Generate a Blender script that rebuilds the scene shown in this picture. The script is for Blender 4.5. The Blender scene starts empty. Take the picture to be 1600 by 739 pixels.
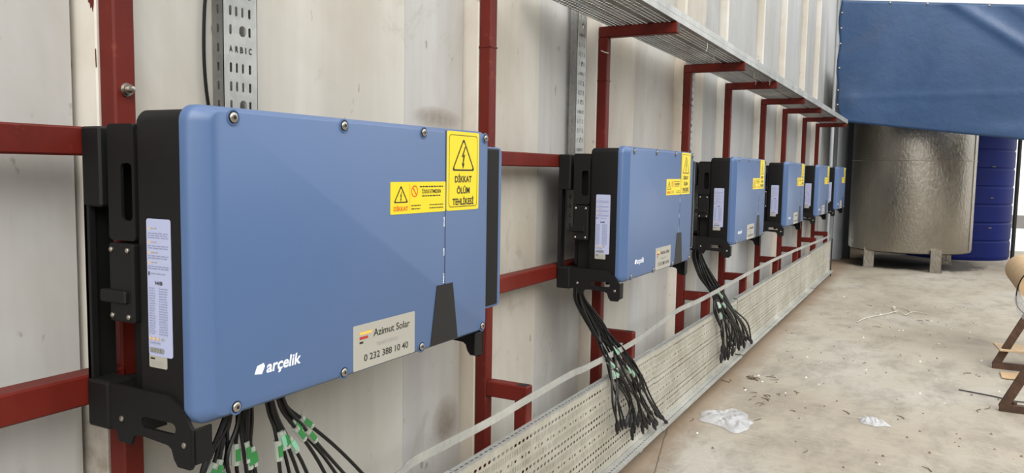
import bpy, bmesh, math, random
from mathutils import Vector, Matrix
from mathutils.geometry import tessellate_polygon

S = bpy.context.scene
C = S.collection
R = math.radians
random.seed(7)

# ------------------------------------------------------------------ camera
cd = bpy.data.cameras.new('camera')
cam = bpy.data.objects.new('camera', cd)
C.objects.link(cam)
cr, cu, cf = Vector((0.471773, -0.881566, 0.016468)), Vector((0.067081, 0.054509, 0.996257)), Vector((0.879165, 0.468903, -0.084852))
M = Matrix((cr, cu, -cf)).transposed().to_4x4()
M.translation = Vector((-0.9421, -1.141, 1.4282))
cam.matrix_world = M
cd.sensor_width = 36.0
cd.lens = 1231.46 / 1600 * 36
cd.clip_start = 0.02
cd.clip_end = 300
S.camera = cam

# ------------------------------------------------------------------ sky, sun, exposure
w = bpy.data.worlds.new('overcast_sky')
S.world = w
w.use_nodes = True
nt = w.node_tree
bg = nt.nodes['Background']
tc = nt.nodes.new('ShaderNodeTexCoord')
sx = nt.nodes.new('ShaderNodeSeparateXYZ')
rp = nt.nodes.new('ShaderNodeValToRGB')
rp.color_ramp.elements[0].position = 0.0
rp.color_ramp.elements[0].color = (0.50, 0.50, 0.50, 1)
rp.color_ramp.elements[1].position = 1.0
rp.color_ramp.elements[1].color = (1.0, 1.0, 1.0, 1)
e_ = rp.color_ramp.elements.new(.30)
e_.color = (0.80, 0.805, 0.81, 1)
nt.links.new(tc.outputs['Generated'], sx.inputs[0])
nt.links.new(sx.outputs['Z'], rp.inputs[0])
nt.links.new(rp.outputs[0], bg.inputs[0])
bg.inputs[1].default_value = 2.0
sd = bpy.data.lights.new('hazy_sun', 'SUN')
sd.energy = 2.0
sd.angle = R(40)
sd.color = (1.0, 0.97, 0.92)
sun = bpy.data.objects.new('hazy_sun', sd)
C.objects.link(sun)
sun.rotation_euler = Vector((-0.7, -0.75, 0.75)).to_track_quat('Z', 'Y').to_euler()
S.view_settings.view_transform = 'Standard'
S.view_settings.look = 'None'
S.view_settings.gamma = 1
S.view_settings.use_curve_mapping = False
S.view_settings.exposure = 0.30

# ------------------------------------------------------------------ materials
def lin(c):
    return tuple(((v / 255) / 12.92 if v / 255 <= .04045 else ((v / 255 + .055) / 1.055) ** 2.4) for v in c) + (1,)

class Nodes:
    def __init__(s, name, rough=.6, metal=0.0, spec=.5):
        s.m = bpy.data.materials.new(name)
        s.m.use_nodes = True
        s.t = s.m.node_tree
        s.b = s.t.nodes['Principled BSDF']
        s.b.inputs['Roughness'].default_value = rough
        s.b.inputs['Metallic'].default_value = metal
        s.b.inputs['Specular IOR Level'].default_value = spec
        s.co = None
    def n(s, kind, **k):
        x = s.t.nodes.new(kind)
        for a, v in k.items():
            setattr(x, a, v)
        return x
    def coord(s, scale=(1, 1, 1)):
        if s.co is None:
            s.co = s.n('ShaderNodeTexCoord')
        mp = s.n('ShaderNodeMapping')
        mp.inputs['Scale'].default_value = scale
        s.t.links.new(s.co.outputs['Object'], mp.inputs[0])
        return mp.outputs[0]
    def noise(s, scale, detail=5, rough=.6, stretch=(1, 1, 1), dist=0.0):
        x = s.n('ShaderNodeTexNoise')
        x.inputs['Scale'].default_value = scale
        x.inputs['Detail'].default_value = detail
        x.inputs['Roughness'].default_value = rough
        x.inputs['Distortion'].default_value = dist
        s.t.links.new(s.coord(stretch), x.inputs['Vector'])
        return x.outputs['Fac']
    def ramp(s, fac, stops):
        x = s.n('ShaderNodeValToRGB')
        e = x.color_ramp.elements
        while len(e) < len(stops):
            e.new(.5)
        for i, (p, c) in enumerate(stops):
            e[i].position = p
            e[i].color = c if len(c) == 4 else tuple(c) + (1,)
        s.t.links.new(fac, x.inputs[0])
        return x.outputs[0]
    def mix(s, fac, a, b, mode='MIX'):
        x = s.n('ShaderNodeMix', data_type='RGBA', blend_type=mode)
        for sock, v in ((x.inputs[0], fac), (x.inputs[6], a), (x.inputs[7], b)):
            if hasattr(v, 'is_linked'):
                s.t.links.new(v, sock)
            else:
                sock.default_value = v
        return x.outputs[2]
    def math(s, op, a, b=0.0):
        x = s.n('ShaderNodeMath', operation=op)
        for sock, v in ((x.inputs[0], a), (x.inputs[1], b)):
            if hasattr(v, 'is_linked'):
                s.t.links.new(v, sock)
            else:
                sock.default_value = v
        return x.outputs[0]
    def col(s, c):
        if hasattr(c, 'is_linked'):
            s.t.links.new(c, s.b.inputs['Base Color'])
        else:
            s.b.inputs['Base Color'].default_value = c
        return s
    def bump(s, h, strength=.2, dist=.01):
        x = s.n('ShaderNodeBump')
        x.inputs['Strength'].default_value = strength
        x.inputs['Distance'].default_value = dist
        s.t.links.new(h, x.inputs['Height'])
        s.t.links.new(x.outputs[0], s.b.inputs['Normal'])
        return s
    def rough(s, v):
        s.t.links.new(v, s.b.inputs['Roughness'])
        return s

BW = [(0, (0, 0, 0)), (1, (1, 1, 1))]
def simple(name, rgb, rough=.5, metal=0.0, var=.08, scale=12, bump=0.0, spec=.5):
    k = Nodes(name, rough, metal, spec)
    c = lin(rgb)
    f = k.noise(scale)
    d = tuple(v * (1 - var * 2) for v in c[:3]) + (1,)
    e = tuple(min(1, v * (1 + var)) for v in c[:3]) + (1,)
    k.col(k.ramp(f, [(.3, d), (.7, e)]))
    if bump:
        k.bump(k.noise(scale * 20, 2), bump, .002)
    return k.m

MAT = {}
MAT['blue'] = simple('blue_powder_coat', (72, 96, 134), .38, 0, .015, 2, .05)
MAT['black'] = simple('black_powder_coat', (9, 9, 9), .6, 0, .05, 5, .08, .3)
MAT['dark'] = simple('black_plastic', (11, 11, 12), .55, 0, .05, 8)
MAT['cable'] = simple('black_cable_rubber', (8, 8, 9), .45, 0, .05, 20, 0, .35)
MAT['screw'] = simple('stainless_steel', (170, 165, 155), .32, .95, .05, 60)
MAT['yellow'] = simple('yellow_sticker', (218, 196, 28), .45, 0, .01, 5)
MAT['ink'] = simple('black_ink', (30, 28, 20), .5, 0, .02, 5)
MAT['redink'] = simple('red_ink', (205, 90, 20), .5, 0, .02, 5)
MAT['orangeink'] = simple('orange_ink', (235, 180, 80), .5, 0, .02, 5)
MAT['darkredink'] = simple('dark_red_ink', (165, 45, 35), .5, 0, .02, 5)
MAT['greyink'] = simple('grey_ink', (150, 150, 145), .5, 0, .02, 5)
MAT['paleink'] = simple('pale_grey_ink', (128, 136, 165), .5, 0, .02, 5)
MAT['label'] = simple('white_label_paper', (165, 171, 200), .45, 0, .01, 5)
MAT['plate'] = simple('silver_cream_sticker', (158, 156, 146), .45, 0, .015, 8)
MAT['white'] = simple('white_print', (225, 230, 240), .5, 0, .01, 5)
MAT['green'] = simple('green_cable_tag', (38, 118, 56), .5, 0, .06, 30)
MAT['mint'] = simple('mint_cable_tag', (118, 176, 146), .5, 0, .06, 30)
MAT['blacksteel'] = simple('dark_steel', (38, 40, 44), .5, .4, .1, 10)
MAT['pvc'] = simple('grey_column_paint', (150, 153, 156), .55, 0, .05, 3)
MAT['cardboard'] = simple('cardboard_tube', (176, 148, 112), .8, 0, .06, 9)
MAT['plywood'] = simple('plywood_board', (176, 152, 120), .75, 0, .1, 14)
MAT['twig'] = simple('dry_twig', (112, 96, 76), .9, 0, .15, 20)
MAT['zip'] = simple('white_zip_tie', (190, 186, 176), .5, 0, .02, 20)
MAT['farwall'] = simple('white_painted_wall', (222, 222, 218), .8, 0, .02, 1)
MAT['farbase'] = simple('dark_kerb', (110, 108, 104), .8, 0, .06, 2)
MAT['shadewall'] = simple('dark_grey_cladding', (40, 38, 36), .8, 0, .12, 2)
MAT['roof'] = simple('added_roof_sheet', (92, 92, 92), .6, .2, .1, 2)

# red oxide painted steel
k = Nodes('red_oxide_paint', .5, 0, .25)
f = k.noise(5, 6, .65, (1, 1, .35))
f2 = k.noise(28, 4, .6)
c = k.ramp(f, [(.3, lin((74, 18, 11))), (.55, lin((92, 25, 16))), (.8, lin((106, 32, 22)))])
k.col(k.mix(k.ramp(f2, [(.62, (0, 0, 0)), (.75, (.5, .5, .5))]), c, lin((126, 60, 46))))
k.bump(k.noise(60, 3), .15, .002)
MAT['red'] = k.m

# galvanised steel
def galv(name, a, b, c3, metal, rough):
    k = Nodes(name, rough, metal)
    v = k.n('ShaderNodeTexVoronoi')
    v.inputs['Scale'].default_value = 55
    k.t.links.new(k.coord((1, 1, 1)), v.inputs['Vector'])
    f = k.noise(2.2, 6, .65, (1, 1, 1), .6)
    base = k.ramp(f, [(.3, lin(a)), (.52, lin(b)), (.72, lin(c3))])
    sp = k.ramp(v.outputs['Color'], [(0, (.86, .86, .86)), (1, (1.0, 1.0, 1.0))])
    k.col(k.mix(1.0, base, sp, 'MULTIPLY'))
    k.rough(k.ramp(k.noise(7, 4), [(.3, (rough - .08,) * 3), (.7, (rough + .12,) * 3)]))
    return k.m
MAT['galv'] = galv('galvanised_steel', (158, 160, 158), (186, 188, 184), (204, 205, 200), .55, .42)
MAT['galvdusty'] = galv('dusty_galvanised_steel', (150, 146, 132), (176, 173, 160), (192, 189, 179), .2, .5)
MAT['galvtray'] = galv('galvanised_tray_steel', (118, 118, 116), (142, 142, 139), (162, 162, 157), .6, .42)

# wall sheets
def wallmat(name, a, b, warm):
    k = Nodes(name, .62)
    streak = k.noise(3.0, 7, .6, (1.6, 1, .12))
    blot = k.noise(1.1, 6, .65, (1, 1, .6), .5)
    c = k.mix(k.ramp(streak, [(.35, (0, 0, 0)), (.7, (1, 1, 1))]), lin(a), lin(b))
    c = k.mix(k.ramp(blot, [(.42, (0, 0, 0)), (.7, (.75, .75, .75))]), c, lin(warm))
    smudge = k.noise(2.6, 8, .7, (1, 1, .8), 1.2)
    c = k.mix(k.ramp(smudge, [(.6, (0, 0, 0)), (.76, (.6, .6, .6))]), c, lin((126, 118, 106)))
    spots = k.noise(24, 3, .5, (1, 1, .6))
    c = k.mix(k.ramp(spots, [(.69, (0, 0, 0)), (.75, (.6, .6, .6))]), c, lin((112, 104, 92)))
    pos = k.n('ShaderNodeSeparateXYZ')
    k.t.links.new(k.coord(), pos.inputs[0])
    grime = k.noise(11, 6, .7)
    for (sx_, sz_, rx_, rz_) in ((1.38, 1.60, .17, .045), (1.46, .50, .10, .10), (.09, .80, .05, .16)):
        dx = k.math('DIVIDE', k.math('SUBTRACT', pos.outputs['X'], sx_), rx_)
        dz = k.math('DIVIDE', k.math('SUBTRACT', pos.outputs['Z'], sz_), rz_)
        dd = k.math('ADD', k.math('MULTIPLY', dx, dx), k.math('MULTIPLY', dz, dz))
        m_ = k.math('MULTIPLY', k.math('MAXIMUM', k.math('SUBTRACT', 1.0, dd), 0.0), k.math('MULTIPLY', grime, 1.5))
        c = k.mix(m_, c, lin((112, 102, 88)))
    k.col(c)
    k.bump(blot, .12, .02)
    return k.m
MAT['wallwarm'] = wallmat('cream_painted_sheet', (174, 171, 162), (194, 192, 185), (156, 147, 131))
MAT['wallgrey'] = wallmat('grey_shade_sheet', (164, 163, 160), (182, 182, 180), (150, 143, 131))  # greyer tone carries the shade of facets turned from the light
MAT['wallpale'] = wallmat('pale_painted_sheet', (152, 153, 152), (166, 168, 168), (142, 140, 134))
MAT['wallrib'] = wallmat('rib_lit_sheet', (194, 190, 180), (212, 209, 201), (170, 154, 132))  # brighter tone puts the light on the rib sides into the colour

# concrete floor
k = Nodes('concrete_floor', .78)
big = k.noise(.55, 8, .62, (1, 1, 1), .4)
mid = k.noise(2.4, 9, .78, (.7, 1.2, 1), .25)
fine = k.noise(34, 6, .75)
c = k.ramp(big, [(.28, lin((128, 116, 98))), (.5, lin((158, 148, 130))), (.72, lin((172, 167, 156)))])
c = k.mix(k.ramp(mid, [(.47, (0, 0, 0)), (.66, (.85, .85, .85))]), c, lin((114, 105, 92)))
grim = k.noise(1.3, 9, .75, (.45, 1.3, 1), .5)
c = k.mix(k.ramp(grim, [(.57, (0, 0, 0)), (.7, (.75, .75, .75))]), c, lin((112, 106, 98)))
c = k.mix(k.ramp(fine, [(.35, (.35, .35, .35)), (.6, (0, 0, 0))]), c, lin((150, 140, 122)))
brush = k.noise(9, 4, .6, (14, .5, 1))
c = k.mix(k.ramp(brush, [(.4, (0, 0, 0)), (.75, (.18, .18, .18))]), c, lin((222, 216, 204)))
co = k.n('ShaderNodeSeparateXYZ')
k.t.links.new(k.coord(), co.inputs[0])
# painted shade under the tank, brown band along the foot of the cable tray
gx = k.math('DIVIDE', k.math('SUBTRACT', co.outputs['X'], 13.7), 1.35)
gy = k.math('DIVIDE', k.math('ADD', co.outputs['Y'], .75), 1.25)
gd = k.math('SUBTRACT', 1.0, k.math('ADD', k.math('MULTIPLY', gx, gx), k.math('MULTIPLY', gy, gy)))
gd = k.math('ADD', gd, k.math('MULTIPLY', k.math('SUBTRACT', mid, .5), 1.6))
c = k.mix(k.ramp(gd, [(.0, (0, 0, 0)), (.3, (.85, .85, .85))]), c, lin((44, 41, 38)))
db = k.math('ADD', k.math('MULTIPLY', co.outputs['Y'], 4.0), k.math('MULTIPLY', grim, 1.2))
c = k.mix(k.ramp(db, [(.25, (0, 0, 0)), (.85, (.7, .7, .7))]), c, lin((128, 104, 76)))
# narrow crack between two slabs
ln = k.math('ADD', k.math('MULTIPLY', co.outputs['X'], -.209), k.math('ADD', co.outputs['Y'], .5825))
ln = k.math('ADD', ln, k.math('MULTIPLY', k.math('SUBTRACT', k.noise(5, 3), .5), .02))
on = k.math('LESS_THAN', k.math('ABSOLUTE', ln), .0035)
on = k.math('MULTIPLY', on, k.math('LESS_THAN', co.outputs['X'], 3.3))
c = k.mix(on, c, lin((92, 84, 72)))
k.col(k.mix(1.0, c, (.87, .88, .90, 1), 'MULTIPLY'))
k.bump(k.math('ADD', fine, mid), .25, .006)
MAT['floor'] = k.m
MAT['yard'] = simple('pale_yard_concrete', (205, 203, 196), .8, 0, .05, .5)

# brushed tank steel
k = Nodes('worn_stainless_tank', .34, .95)
f = k.noise(1.3, 6, .6, (1, 1, .5))
scr = k.noise(40, 4, .7, (1, 1, .35))
c = k.ramp(f, [(.3, lin((138, 132, 122))), (.7, lin((172, 166, 154)))])
st = k.noise(2.6, 6, .7, (1, 1, .25), 1.0)
c = k.mix(k.ramp(st, [(.66, (0, 0, 0)), (.75, (.3, .3, .3))]), c, lin((180, 176, 166)))
k.col(c)
k.rough(k.ramp(scr, [(.3, (.26, .26, .26)), (.7, (.44, .44, .44))]))
k.bump(k.noise(24, 3, .6, (1, 1, .6)), .6, .012)
MAT['tanksteel'] = k.m

k = Nodes('blue_tarpaulin', .42)
f = k.noise(1.4, 5, .6, (1, 1, 1), .5)
c = k.ramp(f, [(.3, lin((34, 62, 98))), (.7, lin((44, 74, 112)))])
dust = k.noise(.9, 6, .7, (1, 1, 1), 1.0)
c = k.mix(k.ramp(dust, [(.5, (0, 0, 0)), (.8, (.45, .45, .45))]), c, lin((66, 78, 98)))
k.col(c)
k.bump(k.noise(4, 4, .6), .3, .03)
MAT['tarp'] = k.m
MAT['bluetank'] = simple('blue_plastic', (3, 20, 84), .6, 0, .1, 1.5, 0, .2)

k = Nodes('rusty_brown_steel', .7, .2)
f = k.noise(14, 6, .7)
k.col(k.ramp(f, [(.3, lin((52, 34, 24))), (.6, lin((78, 54, 38))), (.8, lin((104, 78, 58)))]))
MAT['rust'] = k.m

def clearmat(name, rgb, alpha, rough):
    k = Nodes(name, rough)
    k.col(lin(rgb))
    tr = k.n('ShaderNodeBsdfTransparent')
    mx = k.n('ShaderNodeMixShader')
    mx.inputs[0].default_value = alpha
    out = k.t.nodes['Material Output']
    k.t.links.new(k.b.outputs[0], mx.inputs[1])
    k.t.links.new(tr.outputs[0], mx.inputs[2])
    k.t.links.new(mx.outputs[0], out.inputs['Surface'])
    return k.m
MAT['plastic'] = clearmat('clear_plastic_film', (216, 219, 224), .72, .2)
MAT['sleeve'] = clearmat('clear_cable_sleeve', (176, 184, 172), .35, .3)

# ------------------------------------------------------------------ mesh helpers
class MB:
    def __init__(s, *mats):
        s.v, s.f, s.m = [], [], []
        s.mats = list(mats)
    def add(s, vs, fs, mi=0):
        o = len(s.v)
        s.v += [tuple(v) for v in vs]
        s.f += [tuple(i + o for i in f) for f in fs]
        s.m += [mi] * len(fs)
    def box(s, x0, x1, y0, y1, z0, z1, mi=0):
        vs = [(x, y, z) for x in (x0, x1) for y in (y0, y1) for z in (z0, z1)]
        s.add(vs, [(0, 1, 3, 2), (4, 6, 7, 5), (0, 4, 5, 1), (2, 3, 7, 6), (0, 2, 6, 4), (1, 5, 7, 3)], mi)
    def rbox(s, x0, x1, y0, y1, z0, z1, r=.005, seg=2, mi=0):
        bm = bmesh.new()
        bmesh.ops.create_cube(bm, size=1)
        for v in bm.verts:
            v.co = Vector(((x0 + x1) / 2 + v.co.x * (x1 - x0), (y0 + y1) / 2 + v.co.y * (y1 - y0), (z0 + z1) / 2 + v.co.z * (z1 - z0)))
        bmesh.ops.bevel(bm, geom=bm.edges[:], offset=r, segments=seg, affect='EDGES', profile=.5)
        s.bm(bm, mi)
    def bm(s, bm, mi=0):
        bm.verts.index_update()
        s.add([v.co[:] for v in bm.verts], [[v.index for v in f.verts] for f in bm.faces], mi)
        bm.free()
    def prism(s, outline, holes, t0, t1, fn, mi=0):
        """solid plate from 2D outline with holes; fn maps (a, b, t) to 3D"""
        loops = [outline] + list(holes)
        tri = tessellate_polygon([[Vector((a, b, 0)) for a, b in lp] for lp in loops])
        flat = [p for lp in loops for p in lp]
        n = len(flat)
        vs = [fn(a, b, t0) for a, b in flat] + [fn(a, b, t1) for a, b in flat]
        fs = [tuple(t) for t in tri] + [tuple(i + n for i in reversed(t)) for t in tri]
        o = 0
        for lp in loops:
            L = len(lp)
            for i in range(L):
                j = (i + 1) % L
                fs.append((o + i, o + j, o + j + n, o + i + n))
            o += L
        s.add(vs, fs, mi)
    def tube(s, pts, r, n=8, mi=0, cap=True):
        pts = [Vector(p) for p in pts]
        rs = r if isinstance(r, (list, tuple)) else [r] * len(pts)
        o = len(s.v)
        t0 = (pts[1] - pts[0]).normalized()
        a = t0.cross(Vector((0, 0, 1)))
        if a.length < .1:
            a = t0.cross(Vector((0, 1, 0)))
        a.normalize()
        for i, p in enumerate(pts):
            t = (pts[min(i + 1, len(pts) - 1)] - pts[max(i - 1, 0)]).normalized()
            a = (a - t * a.dot(t)).normalized()
            b = t.cross(a)
            for q in range(n):
                th = 2 * math.pi * q / n
                s.v.append(tuple(p + (a * math.cos(th) + b * math.sin(th)) * rs[i]))
        for i in range(len(pts) - 1):
            for q in range(n):
                q2 = (q + 1) % n
                s.f.append((o + i * n + q, o + i * n + q2, o + (i + 1) * n + q2, o + (i + 1) * n + q))
                s.m.append(mi)
        if cap:
            s.f.append(tuple(o + q for q in reversed(range(n))))
            s.f.append(tuple(o + (len(pts) - 1) * n + q for q in range(n)))
            s.m += [mi, mi]
    def lathe(s, prof, c, n=48, mi=0, axis='Z'):
        o = len(s.v)
        for (r, h) in prof:
            for q in range(n):
                th = 2 * math.pi * q / n
                if axis == 'Z':
                    s.v.append((c[0] + r * math.cos(th), c[1] + r * math.sin(th), c[2] + h))
                else:
                    s.v.append((c[0] + r * math.cos(th), c[1] + h, c[2] + r * math.sin(th)))
        for i in range(len(prof) - 1):
            for q in range(n):
                q2 = (q + 1) % n
                s.f.append((o + i * n + q, o + i * n + q2, o + (i + 1) * n + q2, o + (i + 1) * n + q))
                s.m.append(mi)
        s.f.append(tuple(o + q for q in range(n)))
        s.f.append(tuple(o + (len(prof) - 1) * n + q for q in range(n)))
        s.m += [mi, mi]
    def build(s, name, parent=None, smooth=False, loc=None, fix=True, label=None):
        me = bpy.data.meshes.new(name)
        off = Vector(loc) if loc is not None else Vector((0, 0, 0))
        me.from_pydata([tuple(Vector(v) - off) for v in s.v] if loc is not None else s.v, [], s.f)
        for m in s.mats:
            me.materials.append(m)
        me.polygons.foreach_set('material_index', s.m)
        if fix:
            bm = bmesh.new()
            bm.from_mesh(me)
            bmesh.ops.recalc_face_normals(bm, faces=bm.faces[:])
            bm.to_mesh(me)
            bm.free()
        if smooth:
            me.polygons.foreach_set('use_smooth', [True] * len(me.polygons))
            me.set_sharp_from_angle(angle=R(38))
        me.update()
        ob = bpy.data.objects.new(name, me)
        C.objects.link(ob)
        if loc is not None:
            ob.location = off
        if parent is not None:
            ob.parent = parent
        if label:
            ob['label'] = label
        return ob

def tag(o, label=None, cat=None, group=None, kind=None):
    if label: o['label'] = label
    if cat: o['category'] = cat
    if group: o['group'] = group
    if kind: o['kind'] = kind
    return o
def empty(name, loc=(0, 0, 0)):
    o = bpy.data.objects.new(name, None)
    C.objects.link(o)
    o.location = loc
    o.empty_display_size = .1
    return o
def copy_tree(o, parent=None):
    c = o.copy()
    C.objects.link(c)
    c.parent = parent
    for ch in list(o.children):
        copy_tree(ch, c)
    return c
def spline(pts, n=6):
    P = [Vector(p) for p in pts]
    P = [P[0] * 2 - P[1]] + P + [P[-1] * 2 - P[-2]]
    out = []
    for i in range(1, len(P) - 2):
        for j in range(n):
            t = j / n
            a, b, c, d = P[i - 1:i + 3]
            out.append(.5 * ((2 * b) + (c - a) * t + (2 * a - 5 * b + 4 * c - d) * t * t + (3 * b - a - 3 * c + d) * t ** 3))
    out.append(P[-2])
    return out
def rrect(x0, x1, y0, y1, r, n=5):
    out = []
    for cx, cy, a0 in ((x1 - r, y1 - r, 0), (x0 + r, y1 - r, 90), (x0 + r, y0 + r, 180), (x1 - r, y0 + r, 270)):
        for i in range(n + 1):
            a = R(a0 + 90 * i / n)
            out.append((cx + r * math.cos(a), cy + r * math.sin(a)))
    return out
def loft(mb, rings, mi=0, cap=True):
    o = len(mb.v)
    n = len(rings[0])
    for rg in rings:
        mb.v += [tuple(p) for p in rg]
    for i in range(len(rings) - 1):
        for q in range(n):
            q2 = (q + 1) % n
            mb.f.append((o + i * n + q, o + i * n + q2, o + (i + 1) * n + q2, o + (i + 1) * n + q))
            mb.m.append(mi)
    if cap:
        mb.f.append(tuple(o + q for q in range(n)))
        mb.f.append(tuple(o + (len(rings) - 1) * n + q for q in range(n)))
        mb.m += [mi, mi]

# flat print: lettering and marks collected in 2D, laid on a surface
_txt = {}
def text_geo(t, bold):
    if (t, bold) in _txt:
        return _txt[(t, bold)]
    cu_ = bpy.data.curves.new('t', 'FONT')
    cu_.body = t
    cu_.size = 1
    cu_.offset = bold
    cu_.resolution_u = 3
    o = bpy.data.objects.new('t', cu_)
    C.objects.link(o)
    dg = bpy.context.evaluated_depsgraph_get()
    me = bpy.data.meshes.new_from_object(o.evaluated_get(dg))
    vs = [v.co.copy() for v in me.vertices]
    fs = [tuple(p.vertices) for p in me.polygons]
    bpy.data.objects.remove(o)
    bpy.data.curves.remove(cu_)
    bpy.data.meshes.remove(me)
    _txt[(t, bold)] = (vs, fs)
    return vs, fs
class Print:
    """fn maps (a, b, lift) to 3D"""
    def __init__(s, fn, mats, lift=.0012):
        s.mb = MB(*mats)
        s.fn = fn
        s.l = lift
    def poly(s, pts, mi):
        n = len(pts)
        s.l += .00001
        s.mb.add([s.fn(a, b, s.l) for a, b in pts], [tuple(range(n))], mi)
    def rect(s, a0, a1, b0, b1, mi):
        s.poly([(a0, b0), (a1, b0), (a1, b1), (a0, b1)], mi)
    def text(s, t, cx, cy, h, wid, mi, bold=.012, shear=0.0):
        """fit the text into width wid and cap height h, centred"""
        vs, fs = text_geo(t, bold)
        x0, x1 = min(v.x for v in vs), max(v.x for v in vs)
        ky = h / .7
        kx = wid / (x1 - x0)
        s.mb.add([s.fn(cx + (v.x - (x0 + x1) / 2) * kx + shear * (v.y - .35) * ky, cy + (v.y - .35) * ky, s.l + .0001) for v in vs], fs, mi)
    def ring(s, outer, inner, mi):
        n = len(outer)
        s.mb.add([s.fn(a, b, s.l + .0001) for a, b in outer + inner], [(i, (i + 1) % n, n + (i + 1) % n, n + i) for i in range(n)], mi)
    def tri(s, cx, b0, wid, hgt, th, mi):
        def T(k):
            c = (cx, b0 + hgt / 3)
            base = [(cx - wid / 2, b0), (cx + wid / 2, b0), (cx, b0 + hgt)]
            out = []
            for i in range(3):
                p0, p, p1 = base[i - 1], base[i], base[(i + 1) % 3]
                for q in (p0, p1):
                    out.append((p[0] + (q[0] - p[0]) * .06, p[1] + (q[1] - p[1]) * .06))
            return [(c[0] + (x - c[0]) * k, c[1] + (y - c[1]) * k) for x, y in out]
        s.ring(T(1), T(1 - th), mi)
    def bolt(s, cx, cy, h, mi):
        p = [(.12, .5), (-.16, .02), (-.02, .06), (-.06, -.26), (-.14, -.22), (-.02, -.5), (.1, -.24), (.02, -.26), (.14, .16), (.0, .1), (.2, .5)]
        tri = tessellate_polygon([[Vector((a, b, 0)) for a, b in p]])
        s.mb.add([s.fn(cx + a * h, cy + b * h, s.l + .0001) for a, b in p], [tuple(t) for t in tri], mi)
    def scribble(s, a0, a1, b, h, mi, word=.012):
        a = a0
        while a < a1 - word * .3:
            L = min(word * random.uniform(.5, 1.4), a1 - a)
            s.rect(a, a + L, b - h / 2, b + h / 2, mi)
            a += L + word * .22
    def build(s, name, parent):
        return s.mb.build(name, parent, fix=False)

def perforated(mb, length, rows, fn, thick, mi=0):
    """rows: list of (v0, v1, pitch, [hole or None ...]) ; hole = (cu, cv, hw, hh) in cell; solid rows: pitch None"""
    for (v0, v1, pitch, holes) in rows:
        if pitch is None:
            vs = [fn(0, v0, 0), fn(length, v0, 0), fn(length, v1, 0), fn(0, v1, 0), fn(0, v0, thick), fn(length, v0, thick), fn(length, v1, thick), fn(0, v1, thick)]
            mb.add(vs, [(0, 1, 2, 3), (7, 6, 5, 4), (0, 4, 5, 1), (3, 2, 6, 7), (0, 3, 7, 4), (1, 5, 6, 2)], mi)
            continue
        n = int(length / pitch + 1e-6)
        p = length / n
        for i in range(n):
            hl = holes[i % len(holes)]
            u0, u1 = i * p, (i + 1) * p
            if hl is None:
                mb.add([fn(u0, v0, 0), fn(u1, v0, 0), fn(u1, v1, 0), fn(u0, v1, 0), fn(u0, v0, thick), fn(u1, v0, thick), fn(u1, v1, thick), fn(u0, v1, thick)], [(0, 1, 2, 3), (7, 6, 5, 4)], mi)
                continue
            hw, hh = hl
            cx, cy = (u0 + u1) / 2, (v0 + v1) / 2
            e = min(hw, hh) * .6
            H = [(cx - hw + e, cy - hh), (cx + hw - e, cy - hh), (cx + hw, cy - hh + e), (cx + hw, cy + hh - e), (cx + hw - e, cy + hh), (cx - hw + e, cy + hh), (cx - hw, cy + hh - e), (cx - hw, cy - hh + e)]
            O = [(u0, v0), (u1, v0), (u1, v1), (u0, v1)]
            vs = [fn(a, b, 0) for a, b in O + H] + [fn(a, b, thick) for a, b in O + H]
            one = [(0, 1, 5, 4), (1, 6, 5), (1, 2, 7, 6), (2, 8, 7), (2, 3, 9, 8), (3, 10, 9), (3, 0, 11, 10), (0, 4, 11)]
            fs = list(one) + [tuple(q + 12 for q in reversed(f)) for f in one]
            fs += [(4 + j, 4 + (j + 1) % 8, 16 + (j + 1) % 8, 16 + j) for j in range(8)]
            mb.add(vs, fs, mi)

# ------------------------------------------------------------------ setting
POST_X = [.08, 1.575, 2.72, 4.21, 5.37, 6.82, 8.03, 9.50, 10.73]
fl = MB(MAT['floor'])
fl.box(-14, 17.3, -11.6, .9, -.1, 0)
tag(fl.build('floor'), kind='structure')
fy = MB(MAT['yard'])
fy.box(17.3, 60, -30, 20, -.12, -.02)
tag(fy.build('yard_ground'), kind='structure')

wall = MB(MAT['wallgrey'])
wall.box(-4, 13.05, .46, .52, 0, 4.9)
wall = tag(wall.build('wall_left'), kind='structure')
creases = [-1.7] + [1.167, 2.147, 3.364, 4.86, 6.2, 7.4, 8.8, 10.15, 11.7]
edges = [-3.6] + POST_X + [13.05]
for i in range(len(edges) - 1):
    a, b, cxx = edges[i], edges[i + 1], creases[i]
    s0 = a + .045 if i else a
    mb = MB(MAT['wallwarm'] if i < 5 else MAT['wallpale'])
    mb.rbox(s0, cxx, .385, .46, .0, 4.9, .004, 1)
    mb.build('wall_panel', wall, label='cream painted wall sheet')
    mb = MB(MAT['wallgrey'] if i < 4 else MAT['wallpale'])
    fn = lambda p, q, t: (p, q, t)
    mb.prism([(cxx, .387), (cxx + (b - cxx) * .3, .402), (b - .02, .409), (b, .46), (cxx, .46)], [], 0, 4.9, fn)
    mb.build('wall_panel', wall, label='sloping wall sheet, shade put into its grey')
    if 0 < i + 1 < len(edges) - 1:
        mb = MB(MAT['wallrib'])
        mb.rbox(b - .004, b + .05, .3515, .46, 0, 4.9, .003, 1)
        mb.build('wall_rib', wall)
mb = MB(MAT['pvc'])
mb.rbox(13.05, 13.12, .3, .53, 0, 4.9, .006, 1)
tag(mb.build('trim_1'), kind='structure')

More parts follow.
